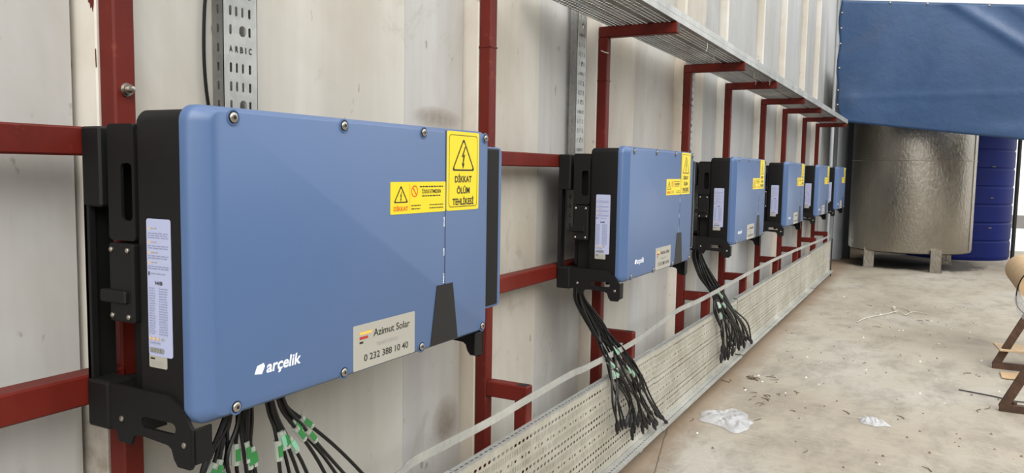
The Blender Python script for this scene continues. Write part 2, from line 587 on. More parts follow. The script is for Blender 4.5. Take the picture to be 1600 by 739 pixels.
# marks of stray red paint and a scrap of wire on the first wall rib
def rib_mark(name, pts, mat, label):
    mb = MB(mat)
    n_ = len(pts)
    mb.add([(.0757, a, b) for a, b in pts] + [(.0749, a, b) for a, b in pts],
           [tuple(range(n_)), tuple(range(n_, 2 * n_))] + [(i, (i + 1) % n_, n_ + (i + 1) % n_, n_ + i) for i in range(n_)])
    mb.build(name, wall, label=label)
rib_mark('paint_splash', [(.374, 1.80), (.352, 1.80), (.354, 1.742), (.358, 1.728), (.360, 1.74), (.364, 1.735), (.366, 1.745), (.371, 1.748)], MAT['red'], 'splash of red paint')
rib_mark('paint_streak', [(.3535, 1.655), (.3515, 1.655), (.3505, 1.62), (.3525, 1.618)], MAT['red'], 'thin streak of red paint')

# dark backing put in for the shaded space behind the tank, added roof above
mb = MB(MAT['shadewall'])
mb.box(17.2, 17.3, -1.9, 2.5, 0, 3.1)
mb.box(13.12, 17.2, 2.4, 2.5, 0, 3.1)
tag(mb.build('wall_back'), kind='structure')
# unseen clad wall right of the camera, added to darken the tank's reflections
mb = MB(MAT['shadewall'], MAT['blacksteel'])
x = -10.0
while x < 16:
    mb.box(x, x + .46, -11.6, -11.5, 0, 5)
    mb.box(x + .46, x + .5, -11.6, -11.47, 0, 5, 1)
    x += .5
tag(mb.build('wall_right'), kind='structure')
mb = MB(MAT['roof'])  # unseen roof added to shade the tank and the ground below
n = 40
for i in range(n):
    y0 = -3.1 + i * 5.6 / n
    mb.box(12.1 if y0 < .15 else 13.2, 17.4, y0, y0 + 5.6 / n * .98, 3.0 + (.03 if i % 2 else 0), 3.04 + (.03 if i % 2 else 0))
tag(mb.build('ceiling_added_shade'), kind='structure')

# ------------------------------------------------------------------ welded red frame
frame = empty('mounting_frame', (0, .325, 0))
tag(frame, 'dark red painted steel frame of posts, rails and arms along the wall', 'frame')
def fpart(mb, name, parent, smooth=False):
    o = mb.build(name, None, smooth)
    o.parent = parent
    o.matrix_parent_inverse = Matrix.Identity(4)
    for v in o.data.vertices:
        v.co -= Vector((0, .325, 0))
    return o
T = .048
for i, px in enumerate(POST_X):
    mb = MB(MAT['red'])
    mb.rbox(px, px + T, .302, .35, 0, 2.079, .004, 1)
    # weld collar where two lengths are joined
    mb.rbox(px - .002, px + T + .002, .300, .352, 1.868, 1.874, .001, 1)
    post = fpart(mb, 'post', frame)
    mb = MB(MAT['red'])
    mb.rbox(px, px + T, -.043, .349, 2.078, 2.131, .004, 1)
    o = mb.build('arm', post); o.data.transform(Matrix.Translation((0, -.325, 0)))
    mb = MB(MAT['dark'])
    mb.box(px + .006, px + T - .006, -.0436, -.042, 2.086, 2.124)
    o = mb.build('open_tube_end', post, label='dark open end of the arm'); o.data.transform(Matrix.Translation((0, -.325, 0)))
    mb = MB(MAT['red'])
    mb.rbox(px, px + T, .130, .302, .578, .636, .004, 1)
    mb.rbox(px, px + T, .130, .182, .0, .578, .004, 1)
    o = mb.build('bracket_leg', post); o.data.transform(Matrix.Translation((0, -.325, 0)))
    mb = MB(MAT['dark'])
    mb.box(px + .007, px + T - .007, .137, .176, .6355, .6368)
    o = mb.build('open_tube_end', post, label='dark open end of the upright stub'); o.data.transform(Matrix.Translation((0, -.325, 0)))
edges2 = [-2.6] + POST_X
for z0, z1 in ((1.441, 1.496), (.956, 1.016)):
    for i in range(len(edges2) - 1):
        a = edges2[i] + (T if i else 0)
        mb = MB(MAT['red'])
        mb.rbox(a, edges2[i + 1], .29, .345, z0, z1, .004, 1)
        fpart(mb, 'rail', frame)
# bolts through the posts
def hex_bolt(name, x, y, z, label, r=.011, side=False):
    mb = MB(MAT['screw'])
    if not side:
        mb.lathe([(r * 1.25, 0), (r * 1.25, -.003), (r, -.003), (r, -.011), (r * .6, -.011), (r * .55, -.022), (.001, -.023)], (x, y, z), 12, axis='Y')
    else:
        pts = [(x, y, z), (x + .004, y, z), (x + .0041, y, z), (x + .012, y, z), (x + .0121, y, z), (x + .03, y, z)]
        mb.tube(pts, [r * 1.2, r * 1.2, r, r, r * .4, r * .4], 10)
    o = mb.build(name, None, True)
    tag(o, label, 'bolt')
    return o
hex_bolt('hex_bolt', .105, .302, 1.575, 'silver hex bolt on the nearest red post, above the first unit')
hex_bolt('hex_bolt', 1.624, .33, 1.50, 'small bolt sticking out of the second red post beside the upper rail', .007, True)
hex_bolt('hex_bolt', 1.624, .33, .785, 'small bolt sticking out of the second red post below the lower rail', .007, True)
hex_bolt('hex_bolt', 2.769, .33, 1.47, 'small bolt sticking out of the third red post over the second unit', .007, True)

# ------------------------------------------------------------------ cable trays
# lower wide tray standing on edge, in two metre lengths
segs = [(-.9, 1.05), (1.05, 3.0), (3.0, 4.95), (4.95, 6.9), (6.9, 8.9), (8.9, 10.9)]
names = ['nearest length of wide perforated cable tray standing on edge, cut by the photo bottom',
         'length of wide perforated cable tray below the second blue unit, behind its hanging cables',
         'length of wide perforated cable tray between the two hanging cable bunches',
         'length of wide perforated cable tray just beyond the farther hanging cable bunch',
         'last but one length of wide perforated cable tray along the wall foot',
         'farthest length of wide perforated cable tray, ending before the steel tank']
dash = [(.0096, .0058)]
slit = [(.0022, .0125)]
cpat = [(.0082, .005), (.003, .0095), (.0082, .005), None]
def web_rows(far):
    rows = []
    lay = [(.500, .478, None, None), (.478, .458, .030, dash), (.458, .424, .0125, slit), (.424, .396, .026, cpat), (.396, .364, .0125, slit),
           (.364, .342, .030, dash), (.342, .334, None, None), (.334, .312, .030, dash), (.312, .280, .0125, slit), (.280, .252, .026, cpat),
           (.252, .220, .0125, slit), (.220, .198, .030, dash), (.198, .190, None, None), (.190, .168, .030, dash), (.168, .136, .0125, slit), (.136, .116, .030, dash), (.116, .088, None, None)]
    for a, b, p, h in lay:
        rows.append((b, a, p, h))
    return rows
for i, ((a, b), lab) in enumerate(zip(segs, names)):
    a2 = a + .002
    L = b - a2
    off = (0, -.0025, .001, -.002, 0, .001)[i]
    drop = (0, .0, -.008, .002, -.003, .002)[i]
    t = empty('cable_tray', ((a + b) / 2, .1, .085))
    tag(t, lab, 'cable tray', 'lengths of the lower cable tray')
    base = Vector(((a + b) / 2, .1, .085))
    mb = MB(MAT['galvdusty'])
    perforated(mb, L, web_rows(i > 3), lambda u, v, d: (a2 + u, .1 + off + d, v + drop), .0015)
    o = mb.build('tray_web', t, fix=False); o.data.transform(Matrix.Translation(-base))
    mb = MB(MAT['galv'])
    perforated(mb, L, [(0, .008, None, None), (.008, .024, .03, [(.010, .0035)]), (.024, .034, None, None)],
               lambda u, v, d: (a2 + u, .0985 + off + v, .5 + drop + d), .0015)
    mb.box(a2, b, .131 + off, .1325 + off, .484 + drop, .5005 + drop)
    o = mb.build('top_flange', t, fix=False); o.data.transform(Matrix.Translation(-base))
    mb = MB(MAT['galv'])
    perforated(mb, L, [(0, .014, None, None), (.014, .034, .03, [(.009, .0035)]), (.034, .055, None, None)],
               lambda u, v, d: (a2 + u, .046 + off + v, .085 + drop + d), .0015)
    mb.box(a2, b, .044 + off, .046 + off, .079 + drop, .0875 + drop)
    o = mb.build('bottom_flange', t, fix=False); o.data.transform(Matrix.Translation(-base))
    for fx in (a + .2, b - .2):
        mb = MB(MAT['galv'])
        mb.box(fx, fx + .04, .101 + off, .104 + off, 0, .2)
        mb.box(fx, fx + .04, .101 + off, .15 + off, 0, .003)
        o = mb.build('support_foot', t); o.data.transform(Matrix.Translation(-base))
mb = MB(MAT['dark'])
mb.tube([(10.93, .085, .0), (10.93, .085, .3), (10.93, .085, .53)], .008, 6)
tag(mb.build('steel_rod'), 'thin dark rod upright at the far end of the lower cable tray', 'rod')

# flat galvanised strip lying along the brackets
sp = [(.45, .105, .58), (.743, .105, .588), (.817, .105, .606), (1.015, .105, .604), (1.25, .105, .600), (1.57, .105, .606), (1.91, .105, .611), (2.11, .105, .603), (2.63, .105, .600), (3.1, .105, .625), (3.44, .105, .645), (4.0, .105, .636), (5.0, .105, .645), (6.18, .105, .65), (7.6, .105, .634), (9.3, .105, .60), (10.9, .105, .575)]
cv = spline(sp, 6)
mb = MB(MAT['galv'])
rings = []
for p in cv:
    rings.append([(p.x, p.y, p.z - .014), (p.x, p.y + .003, p.z - .014), (p.x, p.y + .003, p.z + .014), (p.x, p.y, p.z + .014)])
loft(mb, rings)
tag(mb.build('metal_strip', None, False, (5.6, .105, .6)), 'long flat galvanised metal strip bending along in front of the red brackets', 'metal strip')

# upper tray lying on the arms
usegs = [(1.9, 4.4), (4.4, 6.9), (6.9, 9.3), (9.3, 10.95)]
unames = ['overhead perforated cable tray length over the second unit, running out of the photo top',
          'overhead cable tray length over the third and fourth posts with arms', 'overhead cable tray length last but one towards the blue tarpaulin', 'farthest overhead cable tray length, ending at the blue tarpaulin']
UB = 2.132
for i, ((a, b), lab) in enumerate(zip(usegs, unames)):
    a2 = a + .002
    L = b - a2
    base = Vector(((a + b) / 2, .13, UB))
    t = empty('overhead_cable_tray', base)
    tag(t, lab, 'cable tray', 'lengths of the overhead cable tray')
    rows = []
    v = -.036
    pats = [None, 'd', 'd', 'd', 'd', None, 'd', 'd', 's', 'd', 'd', 's', 'd', 'd', 'd']
    hgt = .337 / len(pats)
    for kx in pats:
        if kx is None:
            rows.append((v, v + hgt, None, None))
        elif kx == 'd':
            rows.append((v, v + hgt, .027, [(.0078, .0062)]))
        else:
            rows.append((v, v + hgt, .0145, [(.0042, .0088)]))
        v += hgt
    mb = MB(MAT['galvtray'])
    perforated(mb, L, rows, lambda u, q, d: (a2 + u, q, UB + d), .0015)
    o = mb.build('tray_bottom', t, fix=False); o.data.transform(Matrix.Translation(-base))
    for yy in (-.038, .3):
        mb = MB(MAT['galv'])
        perforated(mb, L, [(0, .018, None, None), (.018, .034, .026, [(.0075, .0028)]), (.034, .055, None, None)],
                   lambda u, q, d: (a2 + u, yy + d, UB + q), .0015)
        mb.box(a2, b, yy, yy + (.012 if yy < 0 else -.012), UB + .055, UB + .0565)
        o = mb.build('side_rim', t, fix=False); o.data.transform(Matrix.Translation(-base))

# white zip ties hanging below the overhead tray
for (x, y, dz, dx, lab) in [(3.35, -.02, .055, .0, 'white zip tie loop hanging under the overhead tray beyond its first visible arm'),
                           (3.9, .08, .04, .03, 'white zip tie tail hanging above the second visible arm, nearer the wall'),
                           (4.75, .01, .045, .02, 'white zip tie tail hanging between the second and third visible arms'),
                           (5.15, .08, .04, .05, 'white zip tie tail hanging at the root of the third visible arm'),
                           (5.22, -.01, .04, .04, 'white zip tie tail hanging at the tip side of the third visible arm')]:
    mb = MB(MAT['zip'])
    mb.tube(spline([(x, y, UB + .004), (x + dx * .3, y - .004, UB - dz * .6), (x + dx, y + .004, UB - dz)], 4), .0022, 5)
    tag(mb.build('zip_tie', None, True, (x, y, UB)), lab, 'zip tie')
mb = MB(MAT['zip'])
mb.tube(spline([(2.66, .31, 2.005), (2.69, .3, 2.0), (2.725, .299, 2.002)], 4), .003, 5)
tag(mb.build('zip_tie', None, True), 'white zip tie fastening the upright perforated tray to the third red post', 'zip tie')

# upright narrow trays between the posts
def upright(x0, z0, z1, label, mat, wid=.105):
    base = Vector((x0 + wid / 2, .345, z0))
    t = empty('upright_cable_tray', base)
    tag(t, label, 'cable tray', 'narrow upright cable trays')
    L = z1 - z0
    mb = MB(mat)
    cell = .0441
    sl = (.0038, .0115)
    cols = [(0, .014, None, None),
            (.014, .034, cell, [None, sl, sl, sl]),
            (.034, .044, cell, [None]),
            (.040, .066, cell, [None, (.0115, .0135), (.0095, .0115), (.0095, .0115)]),
            (.066, .072, cell, [None]),
            (.072, .092, cell, [None, sl, sl, sl]),
            (.092, wid, None, None)]
    cols = [(0, .012, None, None),
            (.012, .032, cell, [None, sl, sl, sl]),
            (.032, .048, cell, [None, None, (.0034, .0115), (.0034, .0115)]),
            (.048, .070, cell, [None, (.0105, .0125), (.0034, .0115), (.0034, .0115)]),
            (.070, .092, cell, [None, sl, sl, sl]),
            (.092, wid, None, None)]
    def fn(u, v, d): return (x0 + v, .345 + d, z0 + u)
    rows = []
    for (v0, v1, p, hl) in cols:
        rows.append((v0, v1, p, [None if h is None else (h[1], h[0]) for h in hl] if hl else None))
    perforated(mb, L, rows, fn, .0015)
    o = mb.build('tray_web', t, fix=False); o.data.transform(Matrix.Translation(-base))
    for xx, dd in ((x0, .0015), (x0 + wid, -.0015)):
        mb = MB(MAT['galvtray'])
        perforated(mb, L, [(0, .010, None, None), (.010, .026, cell, [(.0105, .0035)]), (.026, .036, None, None)],
                   lambda u, v, d: (xx + d, .345 + v, z0 + u), dd)
        o = mb.build('side_rim', t, fix=False); o.data.transform(Matrix.Translation(-base))
    nn = int(L / cell)
    pp = L / nn
    pr_ = Print(lambda a, b, l: (a - base.x, .345 - l - base.y, b - base.z), [MAT['dark']], .0006)
    for q in range(0, nn, 4):
        for a_, ch in zip((.022, .040, .055, .068, .082), 'ARBIC'):
            pr_.text(ch, x0 + a_, z0 + (q + .5) * pp, .014, .009 if ch != 'I' else .003, 0, .03)
    pr_.build('punched_lettering', t)
    return t
upright(.392, 1.15, 2.3, 'narrow upright perforated tray behind the nearest blue unit', MAT['galv'])
upright(2.455, 1.15, 2.3, 'narrow upright perforated tray left of the third red post, above the second unit', MAT['galv'])
upright(4.36, 1.15, 2.3, 'narrow upright perforated tray right of the fourth red post, above the third unit', MAT['galv'])
mb = MB(MAT['cable'])
mb.tube(spline([(.40, .372, 2.13), (.385, .372, 1.95), (.362, .372, 1.78), (.362, .372, 1.62), (.39, .37, 1.45)], 8), .0042, 6)
tag(mb.build('black_cable', None, True), 'single thin black cable running down left of the nearest upright tray', 'cable')

# ------------------------------------------------------------------ solar inverter (built once)
def make_inverter():
    root = empty('solar_inverter', (0, 0, 0))
    W, H = 1.02, .573
    # front cover
    mb = MB(MAT['blue'])
    rings = []
    for k_, y in ((0, .02), (0, .006), (.06, .001), (.16, -.0035), (.86, -.0172), (.96, -.0195), (1.05, -.02)):
        x0, x1, z0, z1 = .036 * k_, W - .016 * k_, .012 * k_, H - .011 * k_
        rings.append([(a, y, b) for a, b in rrect(x0, x1, z0, z1, .03 - .010 * k_, 6)])
    loft(mb, rings)
    cover = mb.build('front_cover', root, True, label='blue front cover')
    FY = -.02
    ff = lambda a, b, l: (a, FY - l, b)
    for (u, v_) in [(.084, .553), (.387, .555), (.686, .555), (.990, .553), (.082, .02), (.385, .018), (.682, .018), (.985, .020)]:
        mb = MB(MAT['blue'], MAT['screw'], MAT['dark'])
        mb.lathe([(.0150, .001), (.0148, -.0014), (.0128, -.0016), (.0122, .0004)], (u, FY, v_), 20, 0, 'Y')
        mb.lathe([(.0105, .0), (.0105, -.0012)], (u, FY, v_), 20, 2, 'Y')
        mb.lathe([(.0092, -.0002), (.0092, -.0030), (.0078, -.0046), (.0050, -.0052), (.0040, -.0052)], (u, FY, v_), 18, 1, 'Y')
        mb.lathe([(.0036, -.0050), (.0036, -.0054)], (u, FY, v_), 6, 2, 'Y')
        mb.build('screw', cover, True, label='silver recessed cover screw')
    mb = MB(MAT['ink'])
    mb.box(.7865, .7885, FY - .0008, FY + .001, .165, .566)
    mb.build('seam_line', cover)
    mb = MB(MAT['dark'])
    mb.prism([(.722, .0105), (.853, .0105), (.826, .165), (.750, .165)], [], FY - .0015, FY + .004, lambda a, b, t: (a, t, b))
    mb.build('switch_recess', cover, label='black tapered lower notch')
    # warning stickers
    def sticker(name, outline, mat, parent, fn, th=.0008, label=None):
        m2 = MB(mat)
        n_ = len(outline)
        m2.add([fn(a, b, 0) for a, b in outline] + [fn(a, b, th) for a, b in outline],
               [tuple(range(n_)), tuple(range(n_, 2 * n_))] + [(i, (i + 1) % n_, n_ + (i + 1) % n_, n_ + i) for i in range(n_)])
        return m2.build(name, parent, label=label)
    st = sticker('danger_sticker', rrect(.7925, .955, .357, .566, .006), MAT['yellow'], root, ff, label='yellow danger sticker with lightning triangle')
    p = Print(ff, [MAT['ink'], MAT['yellow']])
    o1 = rrect(.802, .946, .366, .557, .010); i1 = rrect(.8035, .9445, .3675, .5555, .009)
    p.ring(o1, i1, 0)
    for (a0, a1) in ((.855, .893),):
        p.rect(a0, a1, .366, .368, 0)
    p.tri(.874, .462, .116, .088, .14, 0)
    p.bolt(.873, .497, .060, 0)
    p.text('DİKKAT', .874, .440, .0165, .086, 0, .03)
    p.text('ÖLÜM', .874, .410, .0165, .066, 0, .03)
    p.text('TEHLİKESİ', .874, .380, .0165, .108, 0, .03)
    p.build('warning_print', st)
    st = sticker('caution_sticker', rrect(.551, .7865, .357, .434, .003), MAT['yellow'], root, ff, label='yellow caution sticker with red and black print')
    p = Print(ff, [MAT['ink'], MAT['redink'], MAT['orangeink']])
    p.tri(.592, .384, .058, .042, .2, 0)
    p.bolt(.592, .399, .024, 0)
    p.text('DİKKAT', .592, .370, .010, .058, 1, .03)
    p.rect(.627, .628, .362, .428, 1)
    circ = lambda r: [(.648 + r * .95 * math.cos(i * math.pi / 12), .411 + r * math.sin(i * math.pi / 12)) for i in range(24)]
    p.ring(circ(.0145), circ(.0115), 1)
    p.poly([(.639, .419), (.642, .421), (.657, .403), (.654, .401)], 1)
    p.scribble(.670, .776, .422, .0028, 0)
    p.text('İZOLE ETMEDEN', .722, .410, .0085, .084, 0, .02)
    p.scribble(.680, .765, .399, .0028, 0)
    p.scribble(.634, .675, .376, .0022, 0, .009)
    p.scribble(.634, .672, .368, .0022, 0, .009)
    p.scribble(.712, .775, .376, .0022, 0, .009)
    p.scribble(.712, .775, .368, .0022, 0, .009)
    p.build('warning_print', st)
    st = sticker('company_sticker', rrect(.417, .652, .006 + .005, .114, .003), MAT['plate'], root, ff, label='silvery cream contact sticker')
    p = Print(ff, [MAT['ink'], MAT['orangeink'], MAT['darkredink'], MAT['greyink']])
    p.rect(.438, .482, .0905, .0965, 1)
    p.rect(.438, .468, .080, .0860, 2)
    p.rect(.438, .451, .0705, .0752, 0)
    p.text('Azimut Solar', .559, .0885, .017, .142, 0, .008)
    p.text('TEKNİK DESTEK', .541, .060, .0085, .084, 3, .0)
    p.text('0 232 388 10 40', .539, .036, .0155, .170, 0, .008)
    p.build('contact_print', st)
    p = Print(ff, [MAT['white']], .0006)
    p.poly([(.127, .071), (.146, .068), (.154, .082), (.151, .089), (.134, .086)], 0)
    p.text('arçelik', .206, .0795, .0225, .094, 0, .025, .18)
    p.build('brand_lettering', root)['label'] = 'white brand lettering'
    vert = lambda cx, cy: (lambda a, b, l: (cx - b, FY - l, cy + a))
    for cz, t_ in ((.330, 'SOLAR'), (.250, 'COM'), (.172 + .01, 'FAULT')):
        p = Print(vert(.7815, cz), [MAT['white']], .0006)
        p.text(t_, 0, 0, .0062, .026 if t_ != 'COM' else .019, 0, .03)
        p.build('side_lettering', root)['label'] = 'small white indicator word along the seam'
    # body
    mb = MB(MAT['black'])
    rings = []
    for ins, y in ((0, .02), (0, .132), (.004, .142), (.012, .146)):
        rings.append([(a, y, b) for a, b in rrect(.003 + ins, W - .004 - ins, .004 + ins, H - .008 - ins, .022, 5)])
    loft(mb, rings)
    mb.build('housing', root, True)
    # rear heat sink
    mb = MB(MAT['black'])
    mb.rbox(.045, W - .045, .145, .213, .03, .52, .004, 1)
    for i in range(28):
        x = .06 + i * .0325
        mb.box(x, x + .004, .213, .232, .06, .5)
    mb.build('heat_sink', root)
    # upper side plate with recess, at each end
    for side in (0, 1):
        m_ = (lambda x: x) if side == 0 else (lambda x: W - .001 - x)
        mb = MB(MAT['black'])
        mb.prism(rrect(.144, .219, .325, .540, .008, 3), [rrect(.151, .182, .362, .468, .009, 3)], .002, .008, lambda a, b, t: (m_(t), a, b))
        mb.box(min(m_(.008), m_(.045)), max(m_(.008), m_(.045)), .146, .218, .530, .539)
        mb.box(min(m_(.008), m_(.045)), max(m_(.008), m_(.045)), .210, .218, .33, .53)
        mb.build('side_plate', root)
        # junction cover
        mb = MB(MAT['black'])
        mb.rbox(min(m_(-.004), m_(.045)), max(m_(-.004), m_(.045)), .146, .214, .172, .320, .004, 2)
        jc = mb.build('junction_cover', root)
        for (yy, zz) in ((.158, .308), (.204, .308), (.158, .184), (.204, .184)):
            m3 = MB(MAT['screw'])
            c0 = m_(-.004)
            d = -1 if side == 0 else 1
            m3.tube([(c0, yy, zz), (c0 + d * .003, yy, zz), (c0 + d * .0045, yy, zz)], [.005, .005, .003], 10)
            m3.build('screw', jc, True, label='small bright cover screw')
        mb = MB(MAT['black'])
        mb.rbox(min(m_(-.012), m_(.004)), max(m_(-.012), m_(.004)), .160, .233, .208, .232, .003, 1)
        mb.build('lock_bar', root)
        # hanging bracket at the rear
        mb = MB(MAT['black'])
        mb.rbox(min(m_(-.004), m_(.05)), max(m_(-.004), m_(.05)), .233, .288, .385, .536, .004, 1)
        mb.rbox(min(m_(-.006), m_(.05)), max(m_(-.006), m_(.05)), .224, .288, -.042, .052, .006, 2)
        mb.box(min(m_(-.002), m_(.060)), max(m_(-.002), m_(.052)), .279, .287, .05, .535)
        mb.box(min(m_(-.002), m_(.01)), max(m_(-.002), m_(.01)), .271, .287, .05, .39)
        br = mb.build('wall_bracket', root)
        if side == 0:
            pr = Print(lambda a, b, l: (-.0065 - l, -a, b), [MAT['greyink']], .0)
        # bottom bracket plate with grip slot
        mb = MB(MAT['black'])
        ol = [(.232, .050), (.232, -.030), (.205, -.040), (.200, -.058), (.166, -.060), (.156, -.040), (.131, -.037), (.061, -.042), (.052, -.048), (.046, -.066), (.036, -.078), (.004, -.078), (-.004, -.066), (-.004, -.004), (.004, .004), (.02, .03), (.06, .05)]
        mb.prism(ol, [rrect(.040, .134, -.020, .001, .010, 3)], -.003, .004, lambda a, b, t: (m_(t), a, b))
        mb.rbox(min(m_(-.003), m_(.042)), max(m_(-.003), m_(.042)), -.004, .002, -.07, -.003, .0025, 1)
        mb.box(min(m_(.0), m_(.05)), max(m_(.0), m_(.05)), .13, .15, -.03, .03)
        pb = mb.build('foot_bracket', root)
        for (yy, zz) in ((.189, -.013), (.018, -.034)):
            m3 = MB(MAT['screw'])
            c0 = m_(-.003)
            d = -1 if side == 0 else 1
            m3.tube([(c0, yy, zz), (c0 + d * .002, yy, zz), (c0 + d * .0035, yy, zz)], [.0055, .0055, .003], 10)
            m3.build('screw', pb, True, label='bright bracket screw')
    # mounting bars at the back
    for z0, z1 in ((.46, .53), (-.02, .04)):
        mb = MB(MAT['black'])
        mb.rbox(.05, W - .05, .262, .288, z0, z1, .003, 1)
        mb.build('mounting_bar', root)
    # arrow mark
    pr.poly([(-.262, .262), (-.260, .262), (-.260, .290), (-.2575, .289), (-.261, .298), (-.2645, .289), (-.262, .290)], 0)
    # underside gland plate
    mb = MB(MAT['dark'])
    mb.box(.06, .96, .03, .14, -.006, .006)
    for i in range(18):
        x = .09 + i * .045
        mb.tube([(x, .085, -.005), (x, .085, -.022)], .011, 8)
    mb.build('gland_plate', root)
    # fan unit on the right end with blue rim
    mb = MB(MAT['blue'])
    rings = []
    for ins, y in ((0, .12), (0, .006), (.003, .0)):
        rings.append([(a, y, b) for a, b in rrect(1.0, 1.126 - ins, .058 + ins, .532 - ins, .014, 4)])
    loft(mb, rings)
    fu = mb.build('fan_housing', root, True, label='narrow blue side housing')
    mb = MB(MAT['black'])
    mb.rbox(1.005, 1.104, -.004, .01, .066, .527, .004, 2)
    mb.build('fan_cover', fu, label='black front of the side housing')
    # rating label on the left end
    fs_ = lambda a, b, l: (.003 - l, .0 - a, b)     # a runs towards the viewer
    st = sticker('rating_label', rrect(-.114, -.050, .118, .369, .005, 4), MAT['label'], root, fs_, .0009, label='long white rating label')
    p = Print(fs_, [MAT['paleink'], MAT['ink'], MAT['orangeink'], MAT['greyink']])
    for bz in (.352, .327, .308, .290):
        p.poly([(-.110, bz - .003), (-.105, bz - .003), (-.1075, bz + .003)], 2)
        p.scribble(-.102, -.084, bz, .002, 3, .008)
    for bz in (.343, .339, .335, .320, .316, .302, .298, .283, .279):
        p.scribble(-.110, -.056, bz, .0014, 0, .01)
    p.rect(-.110, -.107, .266, .273, 1)
    p.scribble(-.104, -.066, .270, .0014, 0, .01)
    p.text('V-4100', -.083, .253, .0065, .020, 1, .03)
    for j in range(19):
        bz = .243 - j * .0046
        p.scribble(-.110, -.093, bz, .0013, 0, .008)
        p.scribble(-.083, -.060, bz, .0013, 0, .006)
    for q in range(3):
        cx = -.107 + q * .0105
        p.poly([(cx - .0032, .148), (cx + .0032, .148), (cx, .1545)], 2)
    p.scribble(-.078, -.068, .151, .003, 3, .008)
    p.scribble(-.108, -.080, .143, .002, 0, .006)
    p.rect(-.109, -.072, .1255, .1335, 3)
    for q in range(12):
        p.rect(-.108 + q * .003, -.107 + q * .003, .1255, .1335, 1)
    p.build('label_print', st)
    st = sticker('serial_label', rrect(-.114, -.066, .096, .121, .003, 3), MAT['plate'], root, fs_, .0007, label='small cream serial label')
    p = Print(fs_, [MAT['greyink'], MAT['ink']])
    p.scribble(-.110, -.098, .113, .003, 1, .02)
    for bz in (.108, .104, .100):
        p.scribble(-.110, -.076, bz, .0012, 0, .01)
    p.build('label_print', st)
    return root

inv = make_inverter()
INV_X = [0, 2.158, 4.182, 6.208, 8.267, 10.198]
inv_lab = ['large blue solar inverter nearest the camera, at the left', 'second blue solar inverter from the camera, black cables hanging from it to the left',
           'third blue solar inverter from the camera, just right of the second', 'fourth blue solar inverter from the camera', 'fifth blue solar inverter, last but one in the row', 'farthest and smallest looking blue solar inverter, beside the steel tank']
for i, x in enumerate(INV_X):
    o = inv if i == 0 else copy_tree(inv)
    o.location = (x, 0, .96)
    tag(o, inv_lab[i], 'inverter', 'blue solar inverters in a row on the frame')

# ------------------------------------------------------------------ hanging cable bundles
def strands(name_label, origin, left, right, lanes, rad, tagz, tagevery, tagmats, seed, thick=.02):
    """lanes: list of (side 0..1, end shift along the last piece); left and right: matching guide points"""
    rnd = random.Random(seed)
    S0 = Vector(origin)
    root = empty('cable_bundle', S0)
    tag(root, name_label, 'cables', 'bunches of black solar cables')
    for i, (sd_, cut) in enumerate(lanes):
        dep = rnd.uniform(-1, 1)
        pts = []
        nl = len(left)
        for j in range(nl):
            a, b = Vector(left[j]), Vector(right[j])
            t = sd_
            if j < nl - 1:
                t = sd_ + rnd.uniform(-.2, .2) * (1 if j > 1 else .3)
            p = a.lerp(b, t)
            p.y += dep * thick * (1 - j / (nl - 1)) + rnd.uniform(-.004, .004)
            pts.append(p)
        pts[-1] = pts[-1].lerp(pts[-2], cut)
        cv = spline(pts, 5)
        mb = MB(MAT['cable'])
        mb.tube([p - S0 for p in cv], rad, 6)
        cb = mb.build('cable', root, True)
        d = (cv[-1] - cv[-3]).normalized()
        mb = MB(MAT['dark'])
        e0 = cv[-1] - S0
        mb.tube([e0 - d * .012, e0 - d * .004, e0, e0 + d * .032, e0 + d * .034, e0 + d * .052], [rad * 1.2, rad * 1.8, rad * 2.0, rad * 2.0, rad * 1.5, rad * 1.2], 8)
        mb.build('connector', cb, True, label='black plug connector')
        if i % tagevery == 0:
            tz = rnd.uniform(*tagz)
            kx = min(range(1, len(cv) - 1), key=lambda q: abs(cv[q].z - tz))
            c_ = cv[kx] - S0
            dd = (cv[kx + 1] - cv[kx - 1]).normalized()
            mb = MB(MAT['sleeve'], MAT[tagmats[i % len(tagmats)]])
            mb.tube([c_ - dd * .022, c_ + dd * .022], rad * 2.1, 8, 0)
            sd2 = dd.cross(Vector((0, 1, 0))).normalized()
            f0 = c_ + Vector((0, -rad * 2.3, 0))
            hw_ = sd2 * .0058
            vs = [f0 - hw_ - dd * .012, f0 + hw_ - dd * .012, f0 + hw_ + dd * .012, f0 - hw_ + dd * .012]
            vs += [v + Vector((0, .0015, 0)) for v in vs]
            mb.add(vs, [(0, 1, 2, 3), (7, 6, 5, 4), (0, 4, 5, 1), (1, 5, 6, 2), (2, 6, 7, 3), (3, 7, 4, 0)], 1)
            mb.build('marker_sleeve', cb, label='clear sleeve with green tag')
    return root

